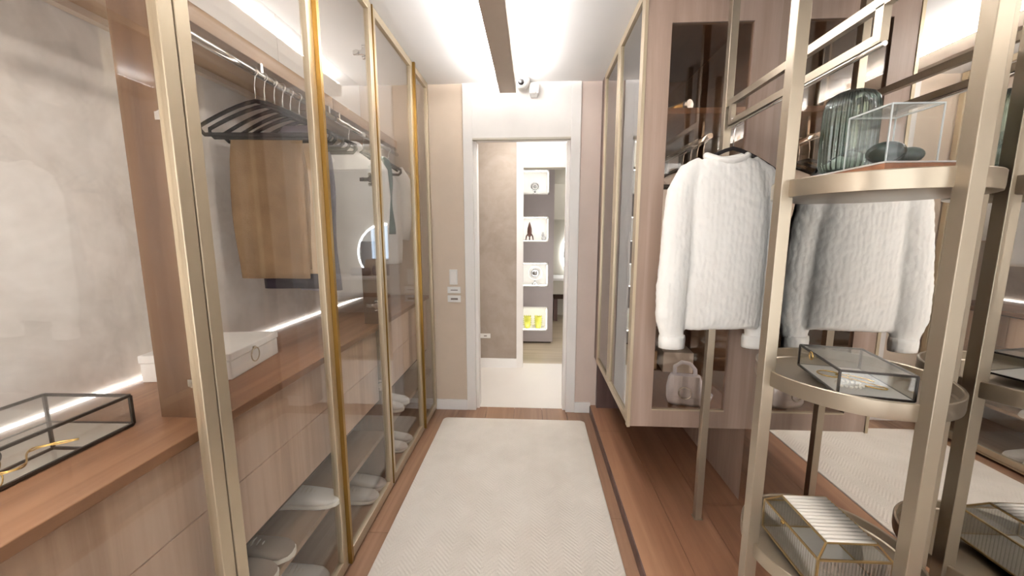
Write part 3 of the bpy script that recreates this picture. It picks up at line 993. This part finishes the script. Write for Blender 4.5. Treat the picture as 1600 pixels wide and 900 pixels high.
# torso: stacked closed cross-sections  (z, left x, right x, half thickness)
secs = [(1.008, -.150, .175, .046), (1.02, -.172, .182, .052), (1.07, -.178, .180, .058), (1.18, -.172, .180, .062), (1.32, -.160, .178, .064),
        (1.45, -.150, .176, .064), (1.54, -.150, .170, .062), (1.60, -.150, .160, .058), (1.645, -.140, .145, .052), (1.675, -.120, .122, .045), (1.690, -.10, .102, .040), (1.698, -.082, .084, .036)]
rings = []
n = 36
for z, xl, xr, th in secs:
    rg = []
    for k in range(n):
        a = 2*PI*k/n
        cx = math.copysign(abs(math.cos(a))**.6, math.cos(a))
        sy = math.copysign(abs(math.sin(a))**.85, math.sin(a))
        x = (xl+xr)/2+(xr-xl)/2*cx
        y = th*sy+.010*math.sin(24*x+z*3)*max(0, 1.55-z)
        zz = z
        if z < 1.06:
            zz = z+.030*math.exp(-((x-.02)/.06)**2)+.01*math.sin(20*x)
        rg.append((sx+x, sh_y+y, zz))
    rings.append(rg)
bb.ring_loft(rings)
# sleeves
lp = [(-.085, 0, 1.668), (-.135, -.004, 1.630), (-.168, -.010, 1.555), (-.178, -.018, 1.45), (-.186, -.03, 1.32), (-.196, -.036, 1.18), (-.200, -.04, 1.06), (-.188, -.04, .985), (-.186, -.04, .945)]
lr = [.046, .060, .066, .066, .066, .066, .062, .050, .048]
bb.tube([(sx+x, sh_y+y, z) for x, y, z in lp], lr, 18, False, .62)
rp = [(.085, 0, 1.668), (.140, .004, 1.625), (.176, .012, 1.55), (.190, .022, 1.44), (.196, .03, 1.30), (.200, .036, 1.16), (.200, .036, 1.04), (.192, .03, .965), (.188, .03, .93)]
bb.tube([(sx+x, sh_y+y, z) for x, y, z in rp], lr, 18, False, .62)
o = part('body', bb, 'knit', t)
md = o.modifiers.new('merge', 'REMESH'); md.mode = 'VOXEL'; md.voxel_size = .0075; md.use_smooth_shade = True
ms = o.modifiers.new('soften', 'SMOOTH'); ms.iterations = 4; ms.factor = .5
tex = bpy.data.textures.new('knit_lumps', 'CLOUDS'); tex.noise_scale = .026
mdz = o.modifiers.new('lumps', 'DISPLACE'); mdz.texture = tex; mdz.strength = .006; mdz.mid_level = .5
# ribbed collar
cpath = []
for k in range(28):
    a = 2*PI*k/28
    cpath.append((sx+.078*math.cos(a), sh_y+.040*math.sin(a), 1.692+.016*math.cos(a)**2-.012*(1 if math.sin(a) < 0 else -.6)*abs(math.sin(a))))
part('collar', B().tube(cpath, .013, 10, True), 'knit', t)
# cuff and hem ribbing
for (cx, cy, cz, rr) in ((sx-.187, sh_y-.04, .955, .05), (sx+.188, sh_y+.03, .942, .05)):
    part('cuff', B().lathe([(1, -.028), (1.04, -.01), (1.05, .012), (1.0, .028)], (0, 0, 0), 40, .035, 20), 'knit', t)
    o = t.children[-1]
    for v in o.data.vertices:
        w0 = ROOTM[t.name] @ v.co
        v.co = ROOTM[t.name].inverted() @ Vector((cx+w0.x*rr, cy+w0.y*rr*.64, cz+w0.z))

# ------------------------------------------------------------------ rack contents
# middle tray: dark-edged glass box
t = thing('trinket_box', 'flat glass box with black metal edges on the middle tray', 'box', (.787, .957, 1.034), -.235)
frame_box(t, -.070, .070, -.105, .105, .004, .060, .0045, 'brass_dark', 'box_glass', 'paper')
part('lid', B().box(-.070, .070, -.105, .105, .0605, .063), 'box_glass', t, 'clear glass lid', True)
part('clasp', B().torus((-.073, .03, .052), .010, .0014, (1, 0, 0), 16, 6), 'gold_j', t, None, True)
for sx_ in (-1, 1):
    for sy_ in (-1, 1):
        part('foot', B().box(sx_*.066-.004, sx_*.066+.004, sy_*.10-.004, sy_*.10+.004, 0, .003), 'brass_dark', t, None, True)
JG = 'gold jewellery in the flat glass box'
mw = ROOTM[t.name]
def at(x, y, z):
    return tuple(mw @ Vector((x, y, z)))
p = at(-.03, .03, .0062)
single('bracelet', B().torus((0, 0, .002), .024, .002, (0, 0, 1), 30, 8), 'gold_j', 'round gold bracelet lying at the far end of the flat glass box', 'bracelet', p, 0, JG, True)
p = at(-.02, -.045, .0062)
b = B()
for k in range(16):
    a = 2*PI*k/16
    b.ell((.026*math.cos(a), .02*math.sin(a), .004), (.0042, .0042, .0042), 8, 6)
single('pearl_bracelet', b, 'pearl', 'pearl bracelet lying at the near end of the flat glass box', 'bracelet', p, 0, JG, True)
p = at(.02, -.01, .0062)
single('gold_necklace', B().tube([(.03*math.cos(k*.5)*(1-k*.02), .05*math.sin(k*.33), .002) for k in range(24)], .0017, 6), 'gold_j', 'thin gold necklace coiled in the middle of the flat glass box', 'necklace', p, 0, JG, True)

# bottom tray: ribbed glass box with hipped lid
t = thing('ribbed_box', 'ribbed glass box with brass edges and sloping lid on lowest tray', 'box', (.772, .962, .540), 0.0)
X0, X1, Y0, Y1, Z1 = -.086, .086, -.106, .106, .088
cs = [(X0, Y0), (X1, Y0), (X1, Y1), (X0, Y1)]
LX0, LX1, LY0, LY1, LZ = -.066, .052, -.098, .068, .128
ls = [(LX0, LY0+.0), (LX1, LY0), (LX1, LY1), (LX0, LY1)]
for i in range(4):
    a, c = cs[i], cs[(i+1) % 4]
    for z in (.003, Z1):
        part('frame_bar', B().bar((a[0], a[1], z), (c[0], c[1], z), .0045), 'brass', t, None, True)
    part('frame_bar', B().bar((a[0], a[1], 0), (a[0], a[1], Z1), .0045), 'brass', t, None, True)
    p_, q_ = ls[i], ls[(i+1) % 4]
    part('lid_bar', B().bar((p_[0], p_[1], LZ), (q_[0], q_[1], LZ), .004), 'brass', t, None, True)
    part('lid_bar', B().bar((a[0], a[1], Z1), (p_[0], p_[1], LZ), .004), 'brass', t, None, True)
    b = B()
    nx_, ny_ = (c[0]-a[0]), (c[1]-a[1])
    L_ = math.hypot(nx_, ny_); ux, uy = nx_/L_, ny_/L_
    ox, oy = uy, -ux
    m_ = int(L_/.008)
    ra, rb = [], []
    for k in range(m_*4+1):
        s_ = L_*k/(m_*4)
        d_ = .0016*abs(math.sin(PI*k/4))
        ra.append((a[0]+ux*s_+ox*d_, a[1]+uy*s_+oy*d_))
        rb.append((a[0]+ux*s_-ox*.001, a[1]+uy*s_-oy*.001))
    loop = ra+rb[::-1]
    b.ring_loft([[(x, y, .004) for x, y in loop], [(x, y, Z1-.002) for x, y in loop]], smooth=False)
    part('ribbed_pane', b, 'ribglass', t, None, True)
    # sloping lid pane
    b = B()
    v_ = [(a[0], a[1], Z1), (c[0], c[1], Z1), (q_[0], q_[1], LZ), (p_[0], p_[1], LZ)]
    b.hexa([(x, y, z-.002) for x, y, z in v_]+[(x, y, z) for x, y, z in v_])
    part('lid_pane', b, 'box_glass', t, None, True)
part('lid_top', B().box(LX0, LX1, LY0, LY1, LZ-.001, LZ+.001), 'box_glass', t, None, True)
nr = 13
for k in range(nr):
    y = LY0+.006+(LY1-LY0-.012)*k/(nr-1)
    part('rib', B().tube([(LX0+.002, y, LZ+.001), (LX1-.002, y, LZ+.001)], .0034, 10, False, 1.75), 'pearl', t, None, True)
part('base_plate', B().box(X0, X1, Y0, Y1, .0, .003), 'paper', t, None, True)
part('clasp', B().ell((X0-.004, .02, Z1-.004), (.004, .007, .005), 10, 6), 'gold_j', t, None, True)
mw = ROOTM[t.name]
p = tuple(mw @ Vector((.0, -.04, .0035)))
b = B()
for k in range(14):
    a = 2*PI*k/14
    b.ell((.024*math.cos(a), .02*math.sin(a), .0045), (.005, .005, .0045), 8, 6)
single('bead_bracelet', b, 'pearl', 'white bead bracelet inside the ribbed glass box', 'bracelet', p, 0, None, True)

# top tray: board, acrylic box with stones, fluted vase
t = thing('serving_board', 'thin brown wood board with white cover lying on top tray', 'board', (.865, 1.06, 1.5285))
part('board', B().box(.790, .975, .940, 1.190, 1.5285, 1.558, .001), 'board', t)
part('cover_sheet', B().box(.7905, .9745, .9405, 1.1895, 1.5585, 1.562), 'paper', t, 'white top sheet')
t = thing('acrylic_case', 'clear acrylic display case over dark stones on top tray', 'case', (.86, 1.0, 1.5625))
AX0, AX1, AY0, AY1, AZ0, AZ1 = .792, .905, .943, 1.062, 1.5625, 1.684
e = .003
part('pane', B().box(AX0, AX1, AY0, AY0+e, AZ0, AZ1), 'acryl', t)
part('pane', B().box(AX0, AX1, AY1-e, AY1, AZ0, AZ1), 'acryl', t)
part('pane', B().box(AX0, AX0+e, AY0+e, AY1-e, AZ0, AZ1), 'acryl', t)
part('pane', B().box(AX1-e, AX1, AY0+e, AY1-e, AZ0, AZ1), 'acryl', t)
part('top_pane', B().box(AX0, AX1, AY0, AY1, AZ1, AZ1+e), 'acryl', t)
M['acryl_edge'] = m_plain('polished_acrylic_edge', srgb(226, 232, 230), .15, 0, .6)
for x in (AX0, AX1-.0025):
    for y in (AY0-.0005, AY1-.002):
        part('edge', B().box(x, x+.0025, y, y+.0025, AZ0, AZ1+e), 'acryl_edge', t)
for x in (AX0, AX1-.0025):
    part('edge', B().box(x, x+.0025, AY0, AY1, AZ1, AZ1+e+.0005), 'acryl_edge', t)
for y in (AY0, AY1-.0025):
    part('edge', B().box(AX0, AX1, y, y+.0025, AZ1, AZ1+e+.0005), 'acryl_edge', t)
EG = 'dark stones in the acrylic case'
single('stone_egg', B().ell((0, 0, .0255), (.027, .037, .0255), 20, 12), 'egg', 'largest glossy dark green stone egg in the acrylic case', 'stone', (.826, .985, 1.5625), .6, EG, True)
single('stone_egg', B().ell((0, 0, .019), (.019, .028, .019), 18, 10), 'egg2', 'speckled dark stone egg at the right of the acrylic case', 'stone', (.878, .985, 1.5625), .9, EG, True)
single('stone_egg', B().ell((0, 0, .012), (.013, .017, .012), 16, 10), 'egg2', 'smallest dark pebble in the acrylic case behind the others', 'stone', (.855, 1.02, 1.5625), .2, EG, True)
t = thing('fluted_vase', 'smoky green fluted glass dome vase behind the acrylic case', 'vase', (.838, 1.118, 1.5625))
pr = [(.030, 0), (.050, .004), (.056, .018), (.0575, .06), (.0575, .13), (.0565, .165), (.052, .185), (.043, .198), (.028, .206), (.012, .209)]
part('shell', B().lathe(pr, (.838, 1.118, 1.5625), 180, .06, 30), 'vase', t)
part('inner_shell', B().lathe([(r_*.86, z*.965+.004) for r_, z in pr], (.838, 1.118, 1.5625), 120, .03, 20), 'vase', t)

# ------------------------------------------------------------------ niche wall beyond the second doorway
NX0, NX1, ND = -.85, .257, .34
NZ = [(.163, .477), (.736, 1.042), (1.298, 1.611), (1.872, 2.172)]
nL, nR = -.30, .193
t = thing('niche_unit', 'grey shelving wall with four lit white niches beyond the doorway', 'shelving', ((NX0+NX1)/2, YN+.2, 0))
b = B()
b.box(NX0, nL, YN, YN+.02, .02, 2.40)
b.box(nR, NX1, YN, YN+.02, .02, 2.40)
zz = [.02]+[v for z in NZ for v in z]+[2.40]
for i in range(0, len(zz), 2):
    b.box(nL, nR, YN, YN+.02, zz[i], zz[i+1])
b.box(NX1-.02, NX1, YN+.02, YN+ND+.1, .02, 2.40)
b.box(NX0, NX1, YN+ND+.08, YN+ND+.1, .02, 2.40)
b.box(NX0, NX1, YN, YN+ND+.1, 2.40, CH)
part('front_panel', b, 'grey_lacquer', t)
part('plinth', B().box(NX0, NX1-.02, YN+.02, YN+ND, 0, .02), 'groove', t)
def rrect(x0, x1, z0, z1, r, y):
    out = []
    for cx, cz, a in ((x1-r, z0+r, -PI/2), (x1-r, z1-r, 0), (x0+r, z1-r, PI/2), (x0+r, z0+r, PI)):
        for k in range(5):
            q = a+PI/2*k/4
            out.append((cx+r*math.cos(q), y, cz+r*math.sin(q)))
    return out
for z0, z1 in NZ:
    b = B()
    b.ring_loft([rrect(nL, nR, z0, z1, .03, YN-.004), rrect(nL, nR, z0, z1, .03, YN+.25), rrect(nL+.012, nR-.012, z0+.012, z1-.012, .022, YN+.25), rrect(nL+.012, nR-.012, z0+.012, z1-.012, .022, YN-.004)], closed=True, smooth=False)
    nb = part('niche', b, 'niche_in', t)
    part('niche_back', B().box(nL+.004, nR-.004, YN+.25, YN+.256, z0+.004, z1-.004), 'niche_in', nb)
    part('niche_light', B().box(nL+.03, nR-.03, YN+.02, YN+.035, z1-.016, z1-.012), 'niche_l', nb)
    part('niche_light', B().box(nL+.03, nR-.03, YN+.02, YN+.035, z0+.012, z0+.014), 'niche_l', nb)
    part('niche_light', B().box(nR-.016, nR-.012, YN+.02, YN+.035, z0+.04, z1-.04), 'niche_l', nb)

yo = YN+.11
def floor_z(i):
    return NZ[i][0]+.012
# top niche: small silver ring sculpture
t = thing('ring_sculpture', 'small silver ring sculpture in the topmost lit niche', 'sculpture', (.02, yo, floor_z(3)))
z = floor_z(3)
part('base', B().lathe([(.035, 0), (.035, .012), (.012, .02), (.010, .045)], (.02, yo, z), 18), 'silver', t)
part('ring', B().torus((.02, yo, z+.095), .045, .012, (0, 1, 0), 26, 8), 'silver', t)
part('ball', B().ell((.02, yo, z+.095), (.026, .026, .026), 14, 8), 'stone', t)
# rocket
z = floor_z(2)
t = thing('rocket_figurine', 'dark copper rocket figurine in the second niche from top', 'figurine', (-.045, yo, z))
part('body', B().lathe([(.014, .05), (.026, .07), (.030, .115), (.026, .16), (.014, .205), (.003, .235)], (-.045, yo, z), 18), 'rocket', t)
for k in range(3):
    a = PI/2+2*PI*k/3
    c, s_ = math.cos(a), math.sin(a)
    part('fin', B().tube([(-.045+c*.02, yo+s_*.02, z+.09), (-.045+c*.045, yo+s_*.045, z+.055), (-.045+c*.055, yo+s_*.055, z)], [.010, .009, .006], 8), 'rocket', t)
t = thing('rabbit_figurine', 'small grey rabbit figurine beside the copper rocket', 'figurine', (.135, yo, z))
part('body', B().ell((.135, yo, z+.030), (.030, .024, .030), 14, 8), 'stone', t)
part('head', B().ell((.122, yo, z+.070), (.018, .016, .018), 12, 8), 'stone', t)
for dx in (-.006, .008):
    part('ear', B().ell((.122+dx, yo, z+.095), (.005, .004, .018), 8, 6), 'stone', t)
# ring-framed globe
z = floor_z(1)
t = thing('table_globe', 'silver globe in a white ring on the third niche', 'globe', (.03, yo, z))
part('base', B().lathe([(.045, 0), (.042, .01), (.016, .028), (.010, .055)], (.03, yo, z), 20), 'silver', t)
part('meridian', B().torus((.03, yo, z+.15), .082, .010, (0, 1, 0), 32, 8), 'white', t)
part('sphere', B().ell((.03, yo, z+.15), (.058, .058, .058), 20, 12), 'silver', t)
# lime vases
z = floor_z(0)
for x, lab in ((-.065, 'left lime green spiked vase in the lowest niche'), (.075, 'right lime green spiked vase in the lowest niche')):
    t = thing('lime_vase', lab, 'vase', (x, yo, z), 0, 'lime vases in the lowest niche')
    part('body', B().lathe([(.030, 0), (.036, .01), (.042, .09), (.046, .15), (.040, .152), (.034, .14)], (x, yo, z), 24), 'lime', t)
    b = B()
    for k in range(10):
        a = 2*PI*k/10
        b.tube([(x+.04*math.cos(a), yo+.04*math.sin(a), z+.148), (x+.048*math.cos(a), yo+.048*math.sin(a), z+.165)], [.006, .002], 6)
    part('rim_points', b, 'lime', t)
    b = B()
    for s_ in (-1, 1):
        for k in range(4):
            b.tube([(x+s_*.038, yo, z+.04+k*.026), (x+s_*.058, yo, z+.043+k*.026)], [.006, .0025], 6)
    part('spikes', b, 'lime', t)

# ------------------------------------------------------------------ room beyond: vanity wall with lit round mirror
YV = 6.6
struct('wall_vanity', B().box(.2, 2.4, YV, YV+.1, 0, CH), 'greige')
t = thing('round_mirror', 'big round mirror with glowing rim above the far vanity', 'mirror', (1.0, YV, 1.06))
part('glass', B().tube([(1.0, YV-.03, 1.06), (1.0, YV-.018, 1.06)], .49, 56), 'mirror_blue_refl', t)
part('light_ring', B().torus((1.0, YV-.022, 1.06),   .50, .020, (0, 1, 0), 64, 8), 'ring_l', t, 'glowing white rim')
t = thing('vanity_desk', 'low greige vanity desk with drawers beneath the round mirror', 'desk', (.9, YV-.3, 0))
part('top', B().box(.3, 2.3, YV-.55, YV-.04, .66, .70, .004), 'white', t)
part('drawer', B().box(.32, .98, YV-.52, YV-.06, .44, .655, .003), 'greige', t)
part('drawer', B().box(.99, 1.64, YV-.52, YV-.06, .44, .655, .003), 'greige', t)
part('drawer', B().box(1.65, 2.28, YV-.52, YV-.06, .44, .655, .003), 'greige', t)
part('recess', B().box(.34, 2.26, YV-.48, YV-.06, .36, .44), 'groove', t)
part('leg', B().box(.34, .40, YV-.5, YV-.1, 0, .36), 'dark_wood', t)
part('leg', B().box(2.2, 2.26, YV-.5, YV-.1, 0, .36), 'dark_wood', t)
CG = 'cushions on the vanity desk'
def cushion(lab, loc, rz, mat, w_, h_):
    b = B()
    rings = []
    for j in range(9):
        v = -1+2*j/8
        th = .06*(1-abs(v)**2.4)+.004
        wd = w_/2*(1-.10*abs(v)**3)
        rings.append([(wd*math.copysign(abs(math.cos(2*PI*k/20))**.5, math.cos(2*PI*k/20)), th*math.sin(2*PI*k/20), h_/2+h_/2*v) for k in range(20)])
    b.ring_loft(rings)
    return single('cushion', b, mat, lab, 'cushion', loc, rz, CG, True)
cushion('grey cushion at the left on the far vanity desk', (1.0, YV-.28, .70), .1, 'cushion_g', .34, .16)
cushion('dark grey cushion at the right on the far vanity desk', (1.36, YV-.30, .70), -.1, 'cushion_g', .34, .13)
cushion('beige cushion standing behind the grey ones', (1.14, YV-.14, .70), 0, 'cushion', .42, .26)
t = thing('wall_cabinet', 'grey wall cabinet high beside the far mirror', 'cabinet', (.36, YV-.15, 1.6))
part('body', B().box(.22, .55, YV-.28, YV-.005, 1.62, 2.18, .003), 'greige', t)
part('door', B().box(.225, .545, YV-.30, YV-.281, 1.625, 2.175, .003), 'greige', t)
t = thing('linear_light', 'white linear ceiling light in the far room', 'light', (.75, 5.6, CH-.06))
part('housing', B().box(.71, .79, 4.9, 6.4, CH-.05, CH-.001), 'white', t)
part('diffuser', B().box(.715, .785, 4.92, 6.38, CH-.056, CH-.05), 'hall_l', t)
t = thing('ceiling_panel', 'square white ceiling light panel in the hall', 'light', (0, 3.4, CH-.02))
part('frame', B().box(-.32, .32, 3.2, 3.6, CH-.02, CH-.001), 'white', t)
part('diffuser', B().box(-.30, .30, 3.22, 3.58, CH-.024, CH-.02), 'hall_l', t)
